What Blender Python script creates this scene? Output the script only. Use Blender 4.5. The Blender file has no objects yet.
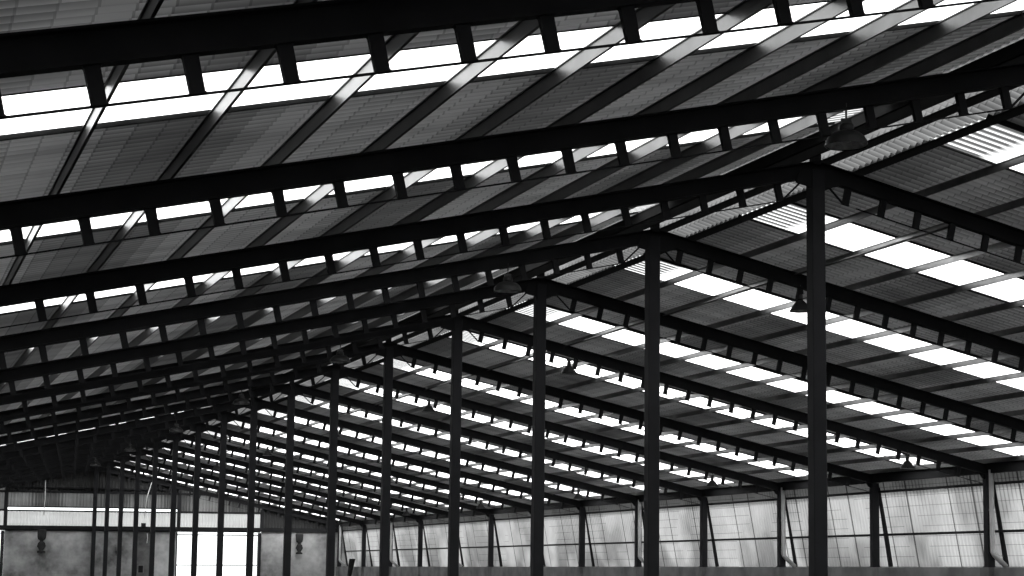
import bpy, bmesh, math, random
from mathutils import Vector, Matrix
random.seed(7)
S = bpy.context.scene
C = S.collection
PI = math.pi

# ------------------------------------------------------------------ dimensions
EYE = 1.6                    # eye height above the floor
HR = 4.867 + EYE             # top line of the truss chord at the ridge
SR, SL = 0.2202, 0.2280      # roof slopes, right and left
W = 12.0                     # half span
BAY = 5.0
CH = 0.205                   # chord depth (vertical)
DROP = 0.420                 # lower rod below chord top (vertical)
PUR = 0.125                  # purlin depth
Y_BACK = 75.0
Y_FRONT = -25.0
FRAMES = list(range(-2, 16))

def chord_z(x):
    return HR - (SR * x if x > 0 else -SL * x)

# ------------------------------------------------------------------ materials
def mat(name):
    m = bpy.data.materials.new(name); m.use_nodes = True
    nt = m.node_tree; nt.nodes.clear()
    return m, nt, nt.nodes, nt.links

def simple(name, col, rough=0.7, metal=0.0, var=0.25, scale=6.0, spec=0.3):
    m, nt, N, L = mat(name)
    out = N.new('ShaderNodeOutputMaterial'); b = N.new('ShaderNodeBsdfPrincipled')
    tc = N.new('ShaderNodeTexCoord'); no = N.new('ShaderNodeTexNoise'); cr = N.new('ShaderNodeValToRGB')
    no.inputs['Scale'].default_value = scale; no.inputs['Detail'].default_value = 5
    c0 = [c * (1 - var) for c in col]; c1 = [min(1, c * (1 + var)) for c in col]
    cr.color_ramp.elements[0].position = .3; cr.color_ramp.elements[1].position = .7
    cr.color_ramp.elements[0].color = (*c0, 1); cr.color_ramp.elements[1].color = (*c1, 1)
    L.new(tc.outputs['Object'], no.inputs['Vector']); L.new(no.outputs['Fac'], cr.inputs['Fac'])
    L.new(cr.outputs['Color'], b.inputs['Base Color'])
    b.inputs['Roughness'].default_value = rough; b.inputs['Metallic'].default_value = metal
    b.inputs['Specular IOR Level'].default_value = spec
    L.new(b.outputs['BSDF'], out.inputs['Surface'])
    return m

def math_node(N, L, op, a, b=None, clamp=False):
    n = N.new('ShaderNodeMath'); n.operation = op; n.use_clamp = clamp
    for i, v in enumerate((a, b)):
        if v is None: continue
        if isinstance(v, (int, float)): n.inputs[i].default_value = v
        else: L.new(v, n.inputs[i])
    return n.outputs[0]

def sheet_mat(name, diff, trans, extra=None, noise=(0.75, 1.25), nscale=(0.35, 1.2, 1)):
    """thin sheet that lets part of the daylight through; both amounts vary with dirt and any extra pattern"""
    m, nt, N, L = mat(name)
    out = N.new('ShaderNodeOutputMaterial'); tc = N.new('ShaderNodeTexCoord')
    mp = N.new('ShaderNodeMapping'); mp.inputs['Scale'].default_value = nscale
    L.new(tc.outputs['Object'], mp.inputs['Vector'])
    no = N.new('ShaderNodeTexNoise'); no.inputs['Scale'].default_value = 1.6; no.inputs['Detail'].default_value = 6
    L.new(mp.outputs['Vector'], no.inputs['Vector'])
    mr = N.new('ShaderNodeMapRange'); mr.inputs['From Min'].default_value = .3; mr.inputs['From Max'].default_value = .7
    mr.inputs['To Min'].default_value = noise[0]; mr.inputs['To Max'].default_value = noise[1]
    L.new(no.outputs['Fac'], mr.inputs['Value'])
    f = mr.outputs['Result']
    sep = N.new('ShaderNodeSeparateXYZ'); L.new(tc.outputs['Object'], sep.inputs[0])
    if extra: f = extra(N, L, sep, f)
    d = N.new('ShaderNodeBsdfDiffuse'); t = N.new('ShaderNodeBsdfTranslucent'); ad = N.new('ShaderNodeAddShader')
    cd_ = N.new('ShaderNodeCombineColor')
    dv = math_node(N, L, 'MULTIPLY', f, diff, True)
    for i in range(3): L.new(dv, cd_.inputs[i])
    L.new(cd_.outputs[0], d.inputs['Color'])
    cb = N.new('ShaderNodeCombineColor')
    v = math_node(N, L, 'MULTIPLY', f, trans)
    for i in range(3): L.new(v, cb.inputs[i])
    L.new(cb.outputs[0], t.inputs['Color'])
    L.new(d.outputs[0], ad.inputs[0]); L.new(t.outputs[0], ad.inputs[1]); L.new(ad.outputs[0], out.inputs['Surface'])
    return m

def frac_line(N, L, src, period, width, offset=0.0):
    """1 on a thin line every `period`, else 0"""
    a = math_node(N, L, 'ADD', src, 1000.0 * period + offset)
    a = math_node(N, L, 'DIVIDE', a, period)
    a = math_node(N, L, 'FRACT', a)
    return math_node(N, L, 'LESS_THAN', a, width / period)

PITCH = 0.15

def roof_ribs(N, L, sep, f):
    # dark and light stripes along the corrugation; the line shifts sideways from one short course to the next
    row = math_node(N, L, 'DIVIDE', sep.outputs['X'], 0.2075)
    row = math_node(N, L, 'FLOOR', row)
    rnd = math_node(N, L, 'MULTIPLY', row, 12.9898); rnd = math_node(N, L, 'SINE', rnd)
    rnd = math_node(N, L, 'MULTIPLY', rnd, 0.05)
    yy = math_node(N, L, 'ADD', sep.outputs['Y'], rnd)
    w = math_node(N, L, 'MULTIPLY', yy, 2 * PI / PITCH)
    w = math_node(N, L, 'SINE', w)
    w = math_node(N, L, 'MULTIPLY', w, 0.42)
    w = math_node(N, L, 'ADD', w, 0.9)
    f = math_node(N, L, 'MULTIPLY', f, w)
    lap = frac_line(N, L, sep.outputs['X'], 0.2075, 0.016)
    lap = math_node(N, L, 'MULTIPLY', lap, -0.3); lap = math_node(N, L, 'ADD', lap, 1.0)
    return math_node(N, L, 'MULTIPLY', f, lap)

def sky_dirt(N, L, sep, f):
    # algae streaks in the troughs near the ridge
    w = math_node(N, L, 'MULTIPLY', sep.outputs['Y'], 2 * PI / PITCH)
    w = math_node(N, L, 'SINE', w)
    w = math_node(N, L, 'MULTIPLY', w, 0.5); w = math_node(N, L, 'ADD', w, 0.5)
    ax = math_node(N, L, 'ABSOLUTE', sep.outputs['X'])
    k = math_node(N, L, 'SUBTRACT', 1.75, ax); k = math_node(N, L, 'MULTIPLY', k, 2.0, True)
    k = math_node(N, L, 'MINIMUM', k, 0.97)
    w = math_node(N, L, 'MULTIPLY', w, k)
    w = math_node(N, L, 'SUBTRACT', 1.0, w)
    return math_node(N, L, 'MULTIPLY', f, w)

def wall_lines(N, L, sep, f):
    # side laps every sheet, fixing battens across, ribs of the corrugation
    y, z = sep.outputs['Y'], sep.outputs['Z']
    a = frac_line(N, L, y, 0.95, 0.035, 0.25)
    b = frac_line(N, L, z, 0.235, 0.013)
    nb = N.new('ShaderNodeTexNoise'); nb.inputs['Scale'].default_value = .45; nb.inputs['Detail'].default_value = 1
    nbm = math_node(N, L, 'GREATER_THAN', nb.outputs['Fac'], 0.44)
    tc = [n for n in N if n.type == 'TEX_COORD'][0]; L.new(tc.outputs['Object'], nb.inputs['Vector'])
    b = math_node(N, L, 'MULTIPLY', b, nbm)
    s = math_node(N, L, 'MULTIPLY', y, 2 * PI / PITCH); s = math_node(N, L, 'SINE', s)
    hi = math_node(N, L, 'SUBTRACT', z, 1.9); hi = math_node(N, L, 'MULTIPLY', hi, 0.8, True)
    nm = N.new('ShaderNodeMapRange'); nm.inputs['From Min'].default_value = .40; nm.inputs['From Max'].default_value = .56
    n2 = N.new('ShaderNodeTexNoise'); n2.inputs['Scale'].default_value = .5; n2.inputs['Detail'].default_value = 2
    L.new(tc.outputs['Object'], n2.inputs['Vector']); L.new(n2.outputs['Fac'], nm.inputs['Value'])
    rib = math_node(N, L, 'MULTIPLY', s, hi); rib = math_node(N, L, 'MULTIPLY', rib, nm.outputs['Result'])
    rib = math_node(N, L, 'MULTIPLY', rib, 0.9); rib = math_node(N, L, 'ADD', rib, 1.0)
    # darker sheets in patches, and the darker top course above the upper rail
    pt = math_node(N, L, 'MULTIPLY', nm.outputs['Result'], -0.55); pt = math_node(N, L, 'ADD', pt, 1.0)
    top = math_node(N, L, 'GREATER_THAN', z, 1.84 + EYE); top = math_node(N, L, 'MULTIPLY', top, -0.62); top = math_node(N, L, 'ADD', top, 1.0)
    f = math_node(N, L, 'MULTIPLY', f, rib); f = math_node(N, L, 'MULTIPLY', f, pt); f = math_node(N, L, 'MULTIPLY', f, top)
    for q, am in ((a, -0.75), (b, -0.5)):
        q = math_node(N, L, 'MULTIPLY', q, am); q = math_node(N, L, 'ADD', q, 1.0)
        f = math_node(N, L, 'MULTIPLY', f, q)
    return f

M = {}
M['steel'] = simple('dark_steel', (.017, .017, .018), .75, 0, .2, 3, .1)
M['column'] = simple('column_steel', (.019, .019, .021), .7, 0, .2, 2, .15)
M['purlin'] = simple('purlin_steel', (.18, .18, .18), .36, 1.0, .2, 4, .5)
M['purlin_left'] = simple('purlin_steel_shaded', (.068, .068, .068), .36, 1.0, .2, 4, .5)  # same steel as the right slope, darkened to paint in the left side's shade
M['pipe'] = simple('pipe_plastic', (.5, .5, .5), .5, 0, .15, 3, .3)
M['concrete_low'] = simple('low_wall_concrete', (.17, .17, .17), .9, 0, .35, 1.6, .1)
M['floor'] = simple('floor_concrete', (.028, .028, .028), .9, 0, .3, .5, .1)
M['dark_clad'] = simple('dark_cladding', (.05, .05, .05), .9, 0, .2, 2, .1)
M['lamp'] = simple('lamp_enamel', (.02, .02, .02), .5, 0, .1, 4, .3)
M['reflector'] = simple('lamp_reflector', (.7, .7, .7), .5, 0, .4, 14, .5)
M['ridge_steel'] = simple('ridge_purlin_steel', (.02, .02, .02), .8, 0, .2, 4, .05)
M['conduit'] = simple('conduit_steel', (.08, .08, .08), .7, 0, .1, 4, .1)
M['cable'] = simple('pale_cable', (.6, .6, .6), .8, 0, .1, 4, .1)
M['rag'] = simple('dirty_bundle', (.035, .035, .035), .9, 0, .3, 5, .1)
M['ground'] = simple('yard_ground', (.55, .55, .54), .9, 0, .15, .2, .1)
M['wood'] = simple('old_timber', (.03, .03, .03), .9, 0, .4, 8, .1)
M['roof'] = sheet_mat('roof_sheet', .60, .0075, roof_ribs)
M['roof_left'] = sheet_mat('roof_sheet_left_lit', .70, .0125, roof_ribs)  # same sheets; the left slope's stronger light is put into colour and translucency
M['lap'] = simple('lap_sealing', (.05, .05, .05), .9, 0, .3, 5, .05)
M['ridge'] = sheet_mat('ridge_sheet', .14, .055, roof_ribs, (.7, 1.2))
M['sky'] = sheet_mat('skylight_sheet', .25, .78, sky_dirt, (.85, 1.1))
M['wall'] = sheet_mat('wall_sheet', .12, .118, wall_lines, (.88, 1.1))
M['clad_bright'] = sheet_mat('bright_cladding', .1, .24, None, (.9, 1.1))
M['clad_grey'] = sheet_mat('grey_cladding', .1, .035, roof_ribs, (.7, 1.2))

def gable_concrete():
    m, nt, N, L = mat('gable_concrete')
    out = N.new('ShaderNodeOutputMaterial'); b = N.new('ShaderNodeBsdfPrincipled'); tc = N.new('ShaderNodeTexCoord')
    n1 = N.new('ShaderNodeTexNoise'); n1.inputs['Scale'].default_value = .45; n1.inputs['Detail'].default_value = 4
    n2 = N.new('ShaderNodeTexNoise'); n2.inputs['Scale'].default_value = 4; n2.inputs['Detail'].default_value = 6
    L.new(tc.outputs['Object'], n1.inputs['Vector']); L.new(tc.outputs['Object'], n2.inputs['Vector'])
    sep = N.new('ShaderNodeSeparateXYZ'); L.new(tc.outputs['Object'], sep.inputs[0])
    a = math_node(N, L, 'MULTIPLY', n1.outputs['Fac'], 1.35); c = math_node(N, L, 'MULTIPLY', n2.outputs['Fac'], .45)
    v = math_node(N, L, 'ADD', a, c); v = math_node(N, L, 'SUBTRACT', v, .50)
    # soot streak running down behind the meter box
    dx = math_node(N, L, 'SUBTRACT', sep.outputs['X'], 2.35); dx = math_node(N, L, 'ABSOLUTE', dx)
    e = math_node(N, L, 'MULTIPLY', n2.outputs['Fac'], .45); dx = math_node(N, L, 'ADD', dx, e)
    k = math_node(N, L, 'LESS_THAN', dx, .62)
    k = math_node(N, L, 'MULTIPLY', k, -.6); k = math_node(N, L, 'ADD', k, 1.0)
    v = math_node(N, L, 'MULTIPLY', v, k)
    v = math_node(N, L, 'MULTIPLY', v, .85); v = math_node(N, L, 'MAXIMUM', v, .03)
    cb = N.new('ShaderNodeCombineColor')
    for i in range(3): L.new(v, cb.inputs[i])
    L.new(cb.outputs[0], b.inputs['Base Color']); b.inputs['Roughness'].default_value = .95
    b.inputs['Specular IOR Level'].default_value = .1
    L.new(b.outputs[0], out.inputs['Surface'])
    return m
M['gable_concrete'] = gable_concrete()

# ------------------------------------------------------------------ mesh helpers
class MB:
    def __init__(s): s.v = []; s.f = []
    def add(s, vs, fs):
        o = len(s.v); s.v += [tuple(v) for v in vs]; s.f += [tuple(i + o for i in f) for f in fs]; return s
    def box(s, x0, x1, y0, y1, z0, z1):
        vs = [(x, y, z) for x in (x0, x1) for y in (y0, y1) for z in (z0, z1)]
        return s.add(vs, [(0, 1, 3, 2), (4, 6, 7, 5), (0, 4, 5, 1), (2, 3, 7, 6), (0, 2, 6, 4), (1, 5, 7, 3)])
    def prism(s, poly, fn):
        """poly: 2D outline (counter-clockwise); fn(u,v,side) -> 3D for side 0/1"""
        n = len(poly)
        vs = [fn(u, v, 0) for u, v in poly] + [fn(u, v, 1) for u, v in poly]
        return s.add(vs, [tuple(range(n - 1, -1, -1)), tuple(range(n, 2 * n))] + [(i, (i + 1) % n, n + (i + 1) % n, n + i) for i in range(n)])
    def tube(s, a, b, r, n=10, r2=None):
        a, b = Vector(a), Vector(b); d = (b - a).normalized(); r2 = r if r2 is None else r2
        u = d.orthogonal().normalized(); w = d.cross(u)
        vs = []
        for p, rr in ((a, r), (b, r2)):
            for i in range(n):
                t = 2 * PI * i / n; vs.append(p + (u * math.cos(t) + w * math.sin(t)) * rr)
        return s.add(vs, [tuple(range(n - 1, -1, -1)), tuple(range(n, 2 * n))] + [(i, (i + 1) % n, n + (i + 1) % n, n + i) for i in range(n)])
    def path(s, pts, r, n=10):
        """smooth-jointed pipe through pts"""
        pts = [Vector(p) for p in pts]; vs = []; fs = []
        for k, p in enumerate(pts):
            d0 = (p - pts[k - 1]).normalized() if k else None
            d1 = (pts[k + 1] - p).normalized() if k < len(pts) - 1 else None
            d = (d0 + d1).normalized() if d0 and d1 else (d0 or d1)
            u = Vector((0, 1, 0)); u = (u - d * u.dot(d)).normalized(); w = d.cross(u)
            for i in range(n):
                t = 2 * PI * i / n; vs.append(p + (u * math.cos(t) + w * math.sin(t)) * r)
        for k in range(len(pts) - 1):
            for i in range(n): fs.append((k * n + i, k * n + (i + 1) % n, (k + 1) * n + (i + 1) % n, (k + 1) * n + i))
        m = len(pts) * n
        fs += [tuple(range(n - 1, -1, -1)), tuple(range(m - n, m))]
        return s.add(vs, fs)
    def beam(s, a, b, w, h, up=(0, 0, 1)):
        """rectangular bar; h measured across along `up`"""
        a, b = Vector(a), Vector(b); d = (b - a).normalized(); up = Vector(up)
        side = d.cross(up).normalized(); u = side.cross(d)
        vs = [p + side * (sx * w / 2) + u * (sz * h / 2) for p in (a, b) for sx, sz in ((-1, -1), (1, -1), (1, 1), (-1, 1))]
        return s.add(vs, [(0, 1, 2, 3), (7, 6, 5, 4), (0, 4, 5, 1), (1, 5, 6, 2), (2, 6, 7, 3), (3, 7, 4, 0)])
    def lathe(s, prof, n=28, z0=0, close=False):
        vs = []; fs = []
        for r, z in prof:
            for i in range(n):
                t = 2 * PI * i / n; vs.append((r * math.cos(t), r * math.sin(t), z + z0))
        for k in range(len(prof) - 1):
            for i in range(n): fs.append((k * n + i, k * n + (i + 1) % n, (k + 1) * n + (i + 1) % n, (k + 1) * n + i))
        return s.add(vs, fs)
    def build(s, name, m, parent=None, smooth=False, loc=None):
        me = bpy.data.meshes.new(name); me.from_pydata(s.v, [], s.f); me.update()
        bm = bmesh.new(); bm.from_mesh(me); bmesh.ops.recalc_face_normals(bm, faces=bm.faces); bm.to_mesh(me); bm.free()
        me.materials.append(m)
        if smooth: me.polygons.foreach_set('use_smooth', [True] * len(me.polygons))
        o = bpy.data.objects.new(name, me); C.objects.link(o)
        if parent: o.parent = parent
        if loc: o.location = loc
        return o

def tag(o, label, cat, group=None):
    o['label'] = label; o['category'] = cat
    if group: o['group'] = group
    return o
def struct(o): o['kind'] = 'structure'; return o
def empty(name, loc):
    o = bpy.data.objects.new(name, None); C.objects.link(o); o.location = loc; o.empty_display_size = .2; return o
def copy_tree(o, parent=None):
    c = o.copy(); C.objects.link(c); c.parent = parent
    for ch in [x for x in C.objects if x.parent == o]: copy_tree(ch, c)
    return c
ORD = ['nearest', 'second', 'third', 'fourth', 'fifth', 'sixth', 'seventh', 'eighth', 'ninth', 'tenth', 'eleventh', 'twelfth',
       'thirteenth', 'fourteenth', 'fifteenth', 'sixteenth', 'seventeenth', 'eighteenth', 'nineteenth', 'twentieth']

# ------------------------------------------------------------------ shell
fl = MB().box(-W - .6, W + .6, Y_FRONT - .2, Y_BACK + .6, -.2, 0)
struct(fl.build('floor', M['floor']))
gd = MB(); gd.box(-160, 160, Y_BACK + .6, 320, -.25, -.05); gd.box(W + .6, 160, Y_FRONT - 60, Y_BACK + .6, -.25, -.05)
struct(gd.build('ground', M['ground']))
struct(MB().box(-W - .35, -W - .12, Y_FRONT, Y_BACK, 0, chord_z(-W) + .05).build('wall_left', M['dark_clad']))
struct(MB().prism([(-W - .35, 0), (W + .6, 0), (W + .6, chord_z(W) + .05), (0, HR + .08), (-W - .35, chord_z(-W) + .05)],
                  lambda u, v, k: (u, Y_FRONT - .2 * k, v)).build('wall_front', M['dark_clad']))
# low wall on the right, with a pilaster under every post
lw = MB().box(W - .02, W + .62, Y_FRONT, Y_BACK + .3, 0, EYE + .04)
for k in range(-2, 16): lw.box(W - .14, W - .02, k * BAY - .17, k * BAY + .17, 0, EYE + .03)
struct(lw.build('wall_right', M['concrete_low']))

# roof planes
RZ = PUR + .045
def roof_z(x): return chord_z(x) + (RZ if x <= 0 else RZ - .04)
def corr(y): return .022 * math.cos(2 * PI * y / PITCH)
def corr_strip(mb, xs, y0, y1, zf, n=8):
    k = max(2, int(round((y1 - y0) / PITCH * n)))
    vs = []; fs = []
    for i in range(k + 1):
        y = y0 + (y1 - y0) * i / k
        for x in xs: vs.append((x, y, zf(x) + corr(y)))
    m = len(xs)
    for i in range(k):
        for j in range(m - 1): fs.append((i * m + j, i * m + j + 1, (i + 1) * m + j + 1, (i + 1) * m + j))
    mb.add(vs, fs)
XR0, XL0, XE = .62, -.75, W + .45
def strip_at(side, k):
    if side > 0: return {0: (.445, .68), 1: (.395, .635), 2: (.505, .75), 3: (.375, .635), 4: (.51, .77), 5: (.52, .79), 14: (.58, .93)}.get(k, (.445, .68) if k < 0 else (.55, .82))
    return {0: (.53, .76), -1: (.385, .61)}.get(k, (.41, .655) if k < 0 else (.50, .74) if k < 6 else (.57, .81))
for side in (1, -1):
    xe = 11.86 if side > 0 else -XE
    xs = (XR0, 6, xe) if side > 0 else (XL0, -6, xe)
    mb = MB(); y = Y_FRONT
    for k in range(-5, 15):
        a, b = strip_at(side, k)
        corr_strip(mb, xs, y, (k + a) * BAY, roof_z); y = (k + b) * BAY
    corr_strip(mb, xs, y, Y_BACK + .3, roof_z)
    if side > 0: corr_strip(mb, (xe, XE), Y_FRONT, Y_BACK + .3, roof_z)
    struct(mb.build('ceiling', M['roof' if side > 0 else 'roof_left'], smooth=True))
    lp = MB()
    for k in range(-3, 15):
        a, b = strip_at(side, k)
        for q0, q1 in ((a * BAY - .09, a * BAY + .01), (b * BAY - .01, b * BAY + (.15 if side < 0 else .10))):
            corr_strip(lp, xs, k * BAY + q0, k * BAY + q1, lambda x: roof_z(x) - .012)
    struct(lp.build('trim_2' if side > 0 else 'trim_3', M['lap'], smooth=True))
    for k in range(-3, 15):
        a, b = strip_at(side, k)
        s = MB(); corr_strip(s, xs, (k + a) * BAY, (k + b) * BAY, roof_z)
        o = s.build('skylight', M['sky'], smooth=True)
        nm = ORD[k + 3]
        sd = 'right' if side > 0 else 'left'
        nm = nm if k > -3 else 'nearest'
        tag(o, 'white translucent skylight strip running down the %s roof slope, %s from the camera' % (sd, nm), 'skylight', 'skylight strips in the %s slope' % sd)
rg = MB()
corr_strip(rg, (XL0, 0, XR0), Y_FRONT, Y_BACK + .3, roof_z)
struct(rg.build('trim_1', M['ridge'], smooth=True))

# ------------------------------------------------------------------ purlins
def purlin(x, label, m='purlin'):
    mb = MB(); s = SR if x > 0 else -SL
    zt = chord_z(x) + (PUR if x <= 0.001 else PUR - .04) + .014; zb = chord_z(x) + .005
    # channel section: web, two lips towards the ridge
    w = .022; t = .010; x += .012
    mb.box(x + w / 2 - t, x + w / 2, Y_FRONT + .1, Y_BACK, zb, zt)
    mb.box(x - w / 2, x + w / 2, Y_FRONT + .1, Y_BACK, zb, zb + t)
    mb.box(x - w / 2, x + w / 2, Y_FRONT + .1, Y_BACK, zt - t, zt)
    tag(mb.build('purlin', M[m]), label, 'purlin', 'purlins carrying the roof sheets')
NTH = ['first', 'second', 'third', 'fourth', 'fifth', 'sixth', 'seventh', 'eighth', 'ninth', 'tenth', 'eleventh', 'twelfth', 'thirteenth', 'fourteenth']
purlin(.17, 'long dark ridge purlin just right of the centre column heads', 'ridge_steel')
purlin(-.24, 'long dark ridge purlin just left of the centre column heads', 'ridge_steel')
for i in range(14):
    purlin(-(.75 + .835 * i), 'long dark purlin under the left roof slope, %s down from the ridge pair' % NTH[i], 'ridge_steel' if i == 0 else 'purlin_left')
    x = .62 + .865 * i
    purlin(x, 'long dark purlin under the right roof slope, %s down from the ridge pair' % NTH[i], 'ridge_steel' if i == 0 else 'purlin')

# ------------------------------------------------------------------ trusses
def half_chord(side):
    s = SR if side > 0 else SL; a = math.atan(s); ca, sa = math.cos(a), math.sin(a)
    U = Vector((side * ca, 0, -sa)); Nn = Vector((-side * sa, 0, -ca))   # along the slope, down from it
    return s, a, U, Nn
def post_outline(q0, q1):
    """openwork web post with coved shoulders at the chord"""
    w0, w1, r = .041, .039, .022
    pts = []
    for i in range(5):                       # right shoulder, top to bottom
        t = PI / 2 * i / 4
        pts.append((w0 + r * (1 - math.sin(t)), q0 + r * (1 - math.cos(t))))
    pts.append((w1, q1 - .012)); pts.append((w1 + .012, q1))
    return [(-u, v) for u, v in pts] [::1] + [(u, v) for u, v in pts[::-1]]
root = empty('roof_truss', (0, 0, 0))
for side in (-1, 1):
    s, a, U, Nn = half_chord(side); ca = math.cos(a)
    P0 = Vector((0, 0, HR)); Lh = W / ca
    d = CH * ca
    sec = [(-.055, 0), (.055, 0), (.055, .014), (.008, .022), (.008, d - .022), (.055, d - .014), (.055, d), (-.055, d), (-.055, d - .014), (-.008, d - .022), (-.008, .022), (-.055, .014)]
    # mitre at the ridge: start each half on the plane X = 0
    def fn(u, v, k, side=side, U=U, Nn=Nn, P0=P0, Lh=Lh):
        p = P0 + Nn * v + Vector((0, u, 0))
        if k == 0: return p - U * (p.x / U.x)
        return p + U * (Lh + .08)
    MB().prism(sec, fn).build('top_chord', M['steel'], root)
    q1 = DROP * ca; xs = []
    n = 0
    while .6 + .487 * n < 11.75: xs.append(.6 + .487 * n); n += 1
    out = post_outline(d - .002, q1)
    for xb in xs:
        xt = xb + q1 * math.sin(a)
        T = P0 + U * (xt / ca)
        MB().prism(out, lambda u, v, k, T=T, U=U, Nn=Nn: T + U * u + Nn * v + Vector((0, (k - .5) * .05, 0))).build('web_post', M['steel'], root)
    A = P0 + U * ((xs[0] + q1 * math.sin(a)) / ca) + Nn * q1
    B_ = P0 + U * ((W - .02) / ca) + Nn * q1
    MB().beam(A - U * .05, B_, .018, .013, up=tuple(Nn)).build('lower_chord', M['steel'], root)
    # slender diagonal from the column head to the foot of the first post
    MB().beam(P0 + U * .33 + Nn * (d - .01), A + U * -.02, .02, .02, up=(0, 1, 0)).build('diagonal_brace', M['steel'], root)
    # haunch plate over the side post
    T = P0 + U * (W / ca)
    MB().prism([(-.20, d - .003), (-.10, d + .10), (.0, d + .12), (.0, d - .003)], lambda u, v, k, T=T, U=U, Nn=Nn: T + U * u + Nn * v + Vector((0, (k - .5) * .014, 0))).build('haunch_plate', M['steel'], root)
MB().box(-.055, .055, -.05, .05, HR - .05, HR + PUR).build('ridge_post', M['steel'], root)
pl = MB().prism([(-.30, HR - .30), (0, HR - .36), (.30, HR - .30), (.22, HR - .12), (-.22, HR - .12)], lambda u, v, k: (u, (k - .5) * .016 - .06, v))
pl.build('gusset_plate', M['steel'], root)

tl = {-2: 'thick dark roof truss nearest the camera, crossing the top left corner of the picture',
      -1: 'second nearest dark truss, its ridge off the right edge, carrying the nearest big dome lamp',
      0: 'third nearest dark truss, resting on the nearest and thickest centre column',
      15: 'farthest dark truss lying against the end wall'}
for k in FRAMES:
    o = root if k == FRAMES[0] else copy_tree(root)
    o.location = (0, k * BAY, 0)
    # every truss was set out slightly differently: slide its web posts along the slope
    for ch in [x for x in C.objects if x.parent == o and (x.name.startswith('web_post') or x.name.startswith('diagonal_brace'))]:
        left = ch.data.vertices[0].co.x < 0
        dx = {-2: .04, -1: .035, 0: .125, 1: .085, 2: .07, 3: .14}.get(k, .09) if left else {0: -.20, 1: -.24, 2: -.03, 3: -.09}.get(k, -.05)
        ch.location = (dx, 0, dx * (SL if left else -SR))
    lab = tl.get(k, 'dark openwork roof truss on the %s centre column counted from the camera' % NTH[k] if 0 <= k < 14 else None)
    if k == 14: lab = 'dark openwork roof truss one bay in front of the end wall'
    tag(o, lab, 'roof truss', 'roof trusses across the hall')

# ------------------------------------------------------------------ centre columns
def box_col(w, d, h):
    mb = MB()
    c = .012
    poly = [(-w / 2 + c, -d / 2), (w / 2 - c, -d / 2), (w / 2, -d / 2 + c), (w / 2, d / 2 - c), (w / 2 - c, d / 2), (-w / 2 + c, d / 2), (-w / 2, d / 2 - c), (-w / 2, -d / 2 + c)]
    return mb.prism(poly, lambda u, v, k: (u, v, k * h))
croot = empty('steel_column', (0, 0, 0))
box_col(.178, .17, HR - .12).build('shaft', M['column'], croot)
MB().box(-.17, .17, -.17, .17, 0, .02).build('base_plate', M['column'], croot)
jit = {1: -.035, 2: -.005, 3: .05, 4: .01, 7: -.035, 8: -.02}
for k in range(0, 16):
    o = croot if k == 0 else copy_tree(croot)
    o.location = (jit.get(k, 0), k * BAY, 0)
    lab = {0: 'tall dark steel column under the ridge, nearest and thickest of the centre row',
           15: 'tall dark steel column standing in the end wall, farthest of the centre row'}.get(k, 'tall dark steel column under the ridge, %s of the centre row from the camera' % ORD[k])
    tag(o, lab, 'column', 'centre columns under the ridge')

# ------------------------------------------------------------------ right side posts, rakers, rails
zt = chord_z(W)
def wx(z): return W + .06 + (EYE + 2.26 - z) * .19           # leaning wall sheet
sroot = empty('side_post', (0, 0, 0))
h = zt - CH + .02 - (EYE + .04)
box_col(.18, .17, h).build('shaft', M['column'], sroot, loc=(0, 0, 0))
MB().beam((.13, 0, h - .1), (wx(EYE + .04) - W - .05, 0, 0.012), .09, .075, up=(0, 1, 0)).build('raking_strut', M['steel'], sroot)
MB().box(-.10, .10, -.083, .11, 0, .015).build('base_plate', M['column'], sroot)
for k in range(2, 16):
    o = sroot if k == 2 else copy_tree(sroot)
    o.location = (W, k * BAY, EYE + .04)
    lab = 'dark post with slanting strut on the low right wall, %s post counted from the camera' % ORD[k - 2] if k > 2 else 'dark post with slanting strut on the low right wall, just off the right edge'
    if k == 15: lab = 'dark post with slanting strut on the low wall, in the far corner'
    if k > 2: lab = lab.replace(ORD[k - 2], ORD[k - 3])
    tag(o, lab, 'post', 'posts along the right wall')
rail = []
for z, nm in ((EYE + 1.83, 'upper'), (EYE + .81, 'lower')):
    x = wx(z) - .05
    o = MB().box(x - .03, x + .03, Y_FRONT, Y_BACK, z - .028, z + .028).build('wall_rail', M['steel'])
    tag(o, '%s of the two long dark rails crossing the pale side wall sheets' % nm, 'rail')
o = MB().box(W - .05, W + .05, Y_FRONT, Y_BACK, zt - CH + .03, zt + .085).build('eaves_beam', M['steel'])
tag(o, 'long dark beam along the top of the right wall under the roof edge', 'beam')

# leaning translucent side wall
ws = MB(); vs = []; fs = []
zs_ = (EYE + .04, EYE + .6, EYE + 1.2, EYE + 1.84, EYE + 2.18)
k = int((Y_BACK - 0) / PITCH * 8); y0 = 0
for i in range(k + 1):
    y = y0 + (Y_BACK + .3 - y0) * i / k
    for z in zs_: vs.append((wx(z) + .02 * math.cos(2 * PI * y / PITCH), y, z))
m = len(zs_)
for i in range(k):
    for j in range(m - 1): fs.append((i * m + j, i * m + j + 1, (i + 1) * m + j + 1, (i + 1) * m + j))
ws.add(vs, fs)
struct(ws.build('wall_right', M['wall'], smooth=True))
struct(MB().box(W + .1, W + .16, Y_FRONT, 0, EYE + .04, zt + .1).build('wall_right', M['dark_clad']))

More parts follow.
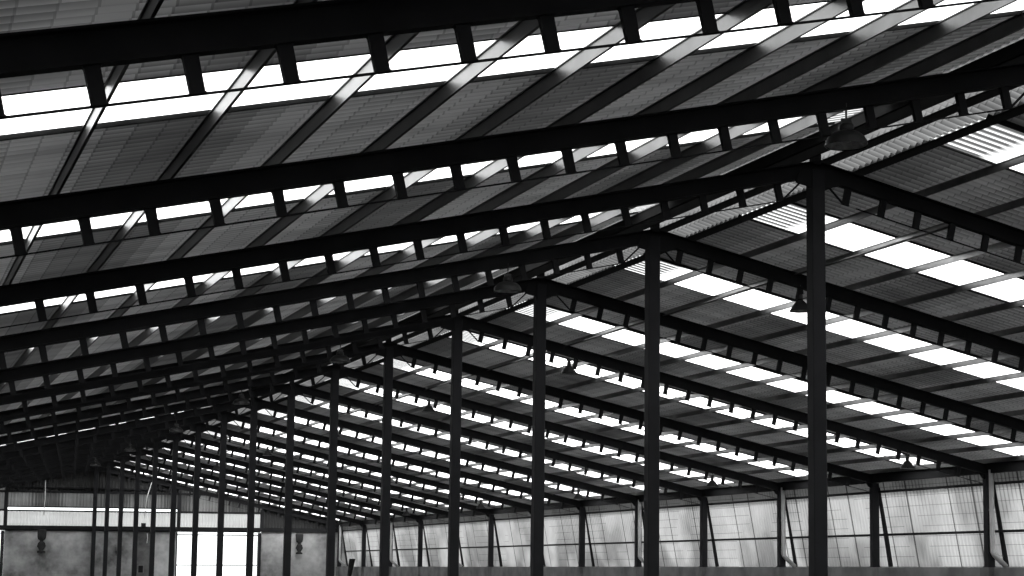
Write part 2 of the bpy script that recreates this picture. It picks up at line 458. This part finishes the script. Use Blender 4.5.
# downpipes on every second post
proot = empty('downpipe', (0, 0, 0))
r = .055
zz = EYE + .04
MB().path([(0, 0, zt - .10), (0, 0, zz + .34), (.02, 0, zz + .29), (.06, 0, zz + .245), (.33, 0.0, zz + .015)], r, 12).build('pipe', M['pipe'], proot, smooth=True)
MB().tube((0, 0, zz + 1.2), (0, 0, zz + 1.24), r + .008, 12).build('pipe_clip', M['pipe'], proot)
for n, k in enumerate(range(3, 16, 2)):
    o = proot if n == 0 else copy_tree(proot)
    o.location = (W - .01, k * BAY - .085 - r, 0)
    lab = {3: 'pale grey downpipe on the nearest side post, at the right edge', 15: 'pale grey downpipe in the far right corner of the hall'}.get(k, 'pale grey downpipe with kicked foot, %s downpipe along the right wall' % ORD[n])
    tag(o, lab, 'downpipe', 'downpipes on the right wall posts')

# ------------------------------------------------------------------ gable end
G = Y_BACK + .12
def zi(v): return EYE + v
gw = MB()
for x0, x1 in ((-W - .3, -8.05), (-4.05, -.0), (0, 3.92), (8.07, W + .1)):
    gw.box(x0, x1, G, G + .2, 0, zi(1.84))
struct(gw.build('wall_back', M['gable_concrete']))
def clad(x0, x1, z0, z1, m, topf=None):
    mb = MB(); n = int((x1 - x0) / .15 * 6); vs = []; fs = []
    for i in range(n + 1):
        x = x0 + (x1 - x0) * i / n; y = G + .1 + .02 * math.cos(2 * PI * x / .15)
        t = topf(x) if topf else z1
        vs += [(x, y, z0), (x, y, t)]
    for i in range(n): fs.append((2 * i, 2 * i + 1, 2 * i + 3, 2 * i + 2))
    mb.add(vs, fs)
    return struct(mb.build('wall_back', m, smooth=True))
for x0, x1, bright in ((-W, -8.05, 0), (-8.05, -4.05, 1), (-4.05, 4.0, 2), (4.0, 8.07, 1), (8.07, W, 0)):
    top = lambda x: roof_z(x) - .02
    if bright == 2:
        clad(x0, x1, zi(1.95), zi(2.62), M['clad_bright'])
        clad(x0, x1, zi(2.81), zi(3.55), M['clad_grey'])
        clad(x0, x1, zi(3.55), 0, M['dark_clad'], top)
    elif bright == 1:
        clad(x0, x1, zi(1.95), zi(2.62), M['clad_bright'])
        clad(x0, x1, zi(2.62), 0, M['clad_grey'], top)
    else:
        clad(x0, x1, zi(1.85), 0, M['dark_clad'], top)
clad(W + .02, W + .55, zi(.03), zi(2.2), M['wall'])
def gbeam(x0, x1, z, hgt, dep, label, name='gable_beam'):
    o = MB().box(x0, x1, G - dep, G + .07, z - hgt / 2, z + hgt / 2).build(name, M['steel'])
    return tag(o, label, 'beam')
gbeam(-W, W, zi(1.855), .19, .10, 'heavy dark beam across the end wall above the door openings')
gbeam(-W, 8.0, zi(1.735), .05, .06, 'thin dark rail just under the heavy beam on the end wall')
gbeam(-4.05, 4.0, zi(2.655), .07, .04, 'dark rail below the glowing slit on the end wall')
gbeam(-4.05, 4.0, zi(2.84), .06, .04, 'dark rail above the glowing slit on the end wall')
gbeam(4.0, 8.07, zi(2.68), .08, .04, 'dark rail across the bright cladding above the right door opening')
gbeam(-8.05, -4.05, zi(2.68), .08, .04, 'dark rail across the cladding at the left edge of the picture')
gbeam(-6.5, 8.07, zi(3.56), .10, .05, 'upper dark rail near the top of the end wall')
gbeam(-4.05, 4.0, zi(3.76), .07, .05, 'topmost thin dark rail on the end wall')
for x, lab in ((-4.05, 'dark upright on the end wall at the left edge of the picture'),
               (4.0, 'dark upright on the end wall left of the bright opening'),
               (8.07, 'dark upright on the end wall right of the bright opening')):
    o = MB().box(x - .08, x + .08, G - .07, G + .06, zi(1.95), chord_z(x) - .25).build('gable_upright', M['steel'])
    tag(o, lab, 'upright')
for n, (x0, x1) in enumerate(((3.92, 8.07), (-8.05, -4.05))):
    mb = MB()
    mb.box(x0, x0 + .05, G - .03, G + .2, 0, zi(1.70)); mb.box(x1 - .16, x1 - .02, G - .05, G + .2, 0, zi(1.70))
    mb.box(x0, x1, G + .1, G + .16, zi(1.55), zi(1.60))
    struct(mb.build('door_%d' % (n + 1), M['column']))
o = MB().box(3.70, 3.84, G - .06, G, 0, zi(1.68)).build('door_jamb_board', M['pipe'])
tag(o, 'pale upright board on the left side of the bright opening in the end wall', 'board')
o = MB().tube((-30, G + 2.2, zi(.1)), (30, G + 2.2, zi(.1)), .03).build('yard_rail', M['conduit'])
tag(o, 'thin horizontal rail seen outside through the bright end wall opening', 'rail')

# cords and bundles against the end wall
def cord(x, z0, z1, y, label):
    tag(MB().path([(x, y, z0), (x + .02, y, (z0 + z1) / 2), (x - .01, y, z1)], .022, 6).build('loose_rope', M['cable'], smooth=True), label, 'cord')
cord(-2.33, zi(4.1), zi(2.45), G - .2, 'pale cord hanging down the left part of the end wall')
mb = MB().path([(2.62, G - .2, zi(4.1)), (2.42, G - .2, zi(3.4)), (2.34, G - .2, zi(2.4))], .02, 6)
tag(mb.build('loose_rope', M['cable'], smooth=True), 'pale cord hanging slightly askew above the black box on the end wall', 'cord')
cord(2.52, zi(1.62), zi(1.15), G - .03, 'short pale cord on the sooty streak of the end wall')
cord(9.95, zi(1.85), zi(1.5), G - .03, 'short pale cord above the dark bundle in the right end bay')
def bundle(x, ztop, zbot, rad, label):
    key = [(0, .95), (.05, 1.05), (.30, 1.0), (.42, .85), (.47, .42), (.52, .45), (.58, .8), (.72, 1.0), (.84, .6), (.90, .45), (.93, .9), (1, .95)]
    prof = [(rad * q, ztop + (zbot - ztop) * t) for t, q in key]
    prof = [(0.001, prof[0][1] + .01)] + prof + [(0.001, prof[-1][1] - .01)]
    o = MB().lathe(prof, 12).build('hanging_bundle', M['rag'], smooth=True)
    o.location = (x, G - .14, 0); o.scale = (1, .5, 1)
    tag(o, label, 'bundle')
bundle(-2.38, zi(1.76), zi(.66), .20, 'dark lumpy bundle hanging on the concrete at the left of the end wall')
bundle(9.95, zi(1.70), zi(.66), .18, 'dark lumpy bundle hanging on the concrete in the right end bay')
e = empty('meter_box', (2.26, G - .02, zi(-.1)))
mb = MB(); t = .06
mb.box(-.24, .24, -.06, 0, -.34, -.28); mb.box(-.24, .24, -.06, 0, .26, .32); mb.box(-.24, -.18, -.06, 0, -.28, .26); mb.box(.18, .24, -.06, 0, -.28, .26)
mb.build('frame', M['concrete_low'], e)
MB().box(-.18, .18, -.03, 0, -.28, .26).build('door', M['steel'], e)
e.scale = (.62, 1, .62)
tag(e, 'black square box in a pale frame low on the end wall', 'box')
o = MB().box(2.2, 2.42, G - .14, G - .10, zi(1.92), zi(2.12)).build('beam_bracket', M['steel'])
tag(o, 'small dark bracket standing on the heavy end wall beam', 'bracket')

# ------------------------------------------------------------------ lamps
def make_lamp(kind):
    e = empty('pendant_lamp', (0, 0, 0))      # origin at rim height
    if kind == 'dome':
        R = .192; prof = [(.058, .135), (.095, .133), (.130, .118), (.164, .090), (.188, .050), (R, .010), (R + .006, 0)]
        cap = [(.001, .215), (.045, .213), (.066, .200), (.068, .150), (.055, .135), (.001, .135)]
    else:
        R = .165; prof = [(.040, .165), (.056, .158), (.078, .135), (.110, .090), (.142, .045), (R, .006), (R + .006, 0)]
        cap = [(.001, .265), (.022, .262), (.040, .240), (.044, .190), (.036, .165), (.001, .165)]
    MB().lathe(prof + [(r_ - .006, z_ + .001) for r_, z_ in prof[::-1]]).build('shade', M['lamp'], e, smooth=True)
    inner = [(r_ - .009, z_ - .002) for r_, z_ in prof[:-1]]
    MB().lathe([(.001, inner[0][1])] + inner).build('reflector', M['reflector'], e, smooth=True)
    MB().lathe([(.001, .13), (.03, .12), (.045, .08), (.04, .045), (.001, .03)], 16).build('bulb', M['cable'], e, smooth=True)
    MB().lathe(cap, 18).build('ballast_cap', M['lamp'], e, smooth=True)
    MB().tube((0, 0, cap[0][1] - .01), (0, 0, .40), .010, 8).build('rod', M['conduit'], e)
    MB().box(-.05, .05, -.012, .012, cap[0][1] - .005, cap[0][1] + .04).build('bracket', M['lamp'], e)
    return e
dome = make_lamp('dome'); cone = make_lamp('cone')
firsts = {'dome': True, 'cone': True}
def put_lamp(kind, x, k, zrim, label, group):
    src = dome if kind == 'dome' else cone
    if firsts[kind]: o = src; firsts[kind] = False
    else: o = copy_tree(src)
    o.location = (x, k * BAY, zrim); tag(o, label, 'lamp', group)
    return o
nm = ['nearest and largest', 'second', 'third', 'fourth', 'fifth', 'sixth', 'seventh']
for n, k in enumerate(range(-1, 12, 2)):
    x = -2.30 if k < 0 else -2.22
    put_lamp('dome', x, k, chord_z(x) - CH - .34, 'dark pendant lamp hanging just left of the ridge, %s of its row' % nm[n], 'pendant lamps left of the ridge')
for n, k in enumerate(range(1, 12, 2)):
    x = 2.35
    put_lamp('cone', x, k, chord_z(x) - CH - .35, 'dark bell shaped pendant lamp hanging right of the ridge, %s of its row' % ['nearest', 'second', 'third', 'fourth', 'fifth', 'sixth'][n], 'pendant lamps right of the ridge')
for n, k in enumerate(range(3, 12, 2)):
    x = 10.0
    put_lamp('cone', x, k, chord_z(x) - CH - .35, 'dark bell shaped pendant lamp hanging near the right wall, %s of its row' % ['nearest', 'second', 'third', 'fourth', 'fifth'][n], 'pendant lamps near the right wall')

# conduit under the right slope
xc = 2.33
o = MB().tube((xc - .09, 0, chord_z(xc) - .02), (xc - .09, Y_BACK - 1, chord_z(xc) - .02), .014, 8).build('conduit', M['conduit'])
tag(o, 'thin grey conduit running along a purlin under the right roof slope', 'conduit')

# old timbers leaning by the far corner
e = empty('leaning_timbers', (11.62, 71.4, 0))
MB().beam((-.12, 0, 0), (.10, 0, zi(.42)), .14, .09, up=(0, 1, 0)).build('plank', M['wood'], e)
MB().beam((-.16, .12, 0), (.28, .12, zi(.42)), .14, .09, up=(0, 1, 0)).build('plank', M['wood'], e)
MB().beam((.06, .06, zi(.38)), (.30, .06, zi(.40)), .05, .05, up=(0, 1, 0)).build('crosspiece', M['wood'], e)
tag(e, 'dark splayed timbers standing against the low wall in the far right corner', 'timber')

# ------------------------------------------------------------------ light
wd = bpy.data.worlds.new('World'); S.world = wd; wd.use_nodes = True
bg = wd.node_tree.nodes['Background']; bg.inputs['Color'].default_value = (.97, 1, 1, 1); bg.inputs['Strength'].default_value = 2.2
sd = bpy.data.lights.new('sun', 'SUN'); sd.energy = 15.0; sd.angle = math.radians(3); sd.color = (1, 1, 1)
so = bpy.data.objects.new('sun', sd); C.objects.link(so)
so.rotation_euler = Vector((.55, -.15, 1)).to_track_quat('Z', 'Y').to_euler()

# ------------------------------------------------------------------ camera
F, CX, CY, YAW, PIT, ROL = 1880.79, 671.70, 332.01, .40488, .12497, .00255
cd = bpy.data.cameras.new('camera'); cam = bpy.data.objects.new('camera', cd); C.objects.link(cam)
cd.sensor_fit = 'HORIZONTAL'; cd.sensor_width = 36; cd.lens = F / 1024 * 36
cd.shift_x = -(CX - 512) / 1024; cd.shift_y = (CY - 288) / 1024
cd.clip_start = .1; cd.clip_end = 1000
c, s = math.cos(YAW), math.sin(YAW); cp, sp = math.cos(PIT), math.sin(PIT)
right = Vector((c, -s, 0)); fwd = Vector((s * cp, c * cp, sp)); up = right.cross(fwd)
cr, sr = math.cos(ROL), math.sin(ROL)
# image x axis = cr*right + sr*(down) rotated by the roll
ex = right * cr + up * sr; ey = up * cr - right * sr
R = Matrix((ex, ey, -fwd)).transposed()
cam.matrix_world = Matrix.Translation((-10.3285, -19.7263, EYE)) @ R.to_4x4()
S.camera = cam
S.view_settings.view_transform = 'Standard'; S.view_settings.look = 'None'
S.view_settings.gamma = 1; S.view_settings.use_curve_mapping = False
S.view_settings.exposure = 0.0
S.cycles.max_bounces = 8; S.cycles.diffuse_bounces = 5
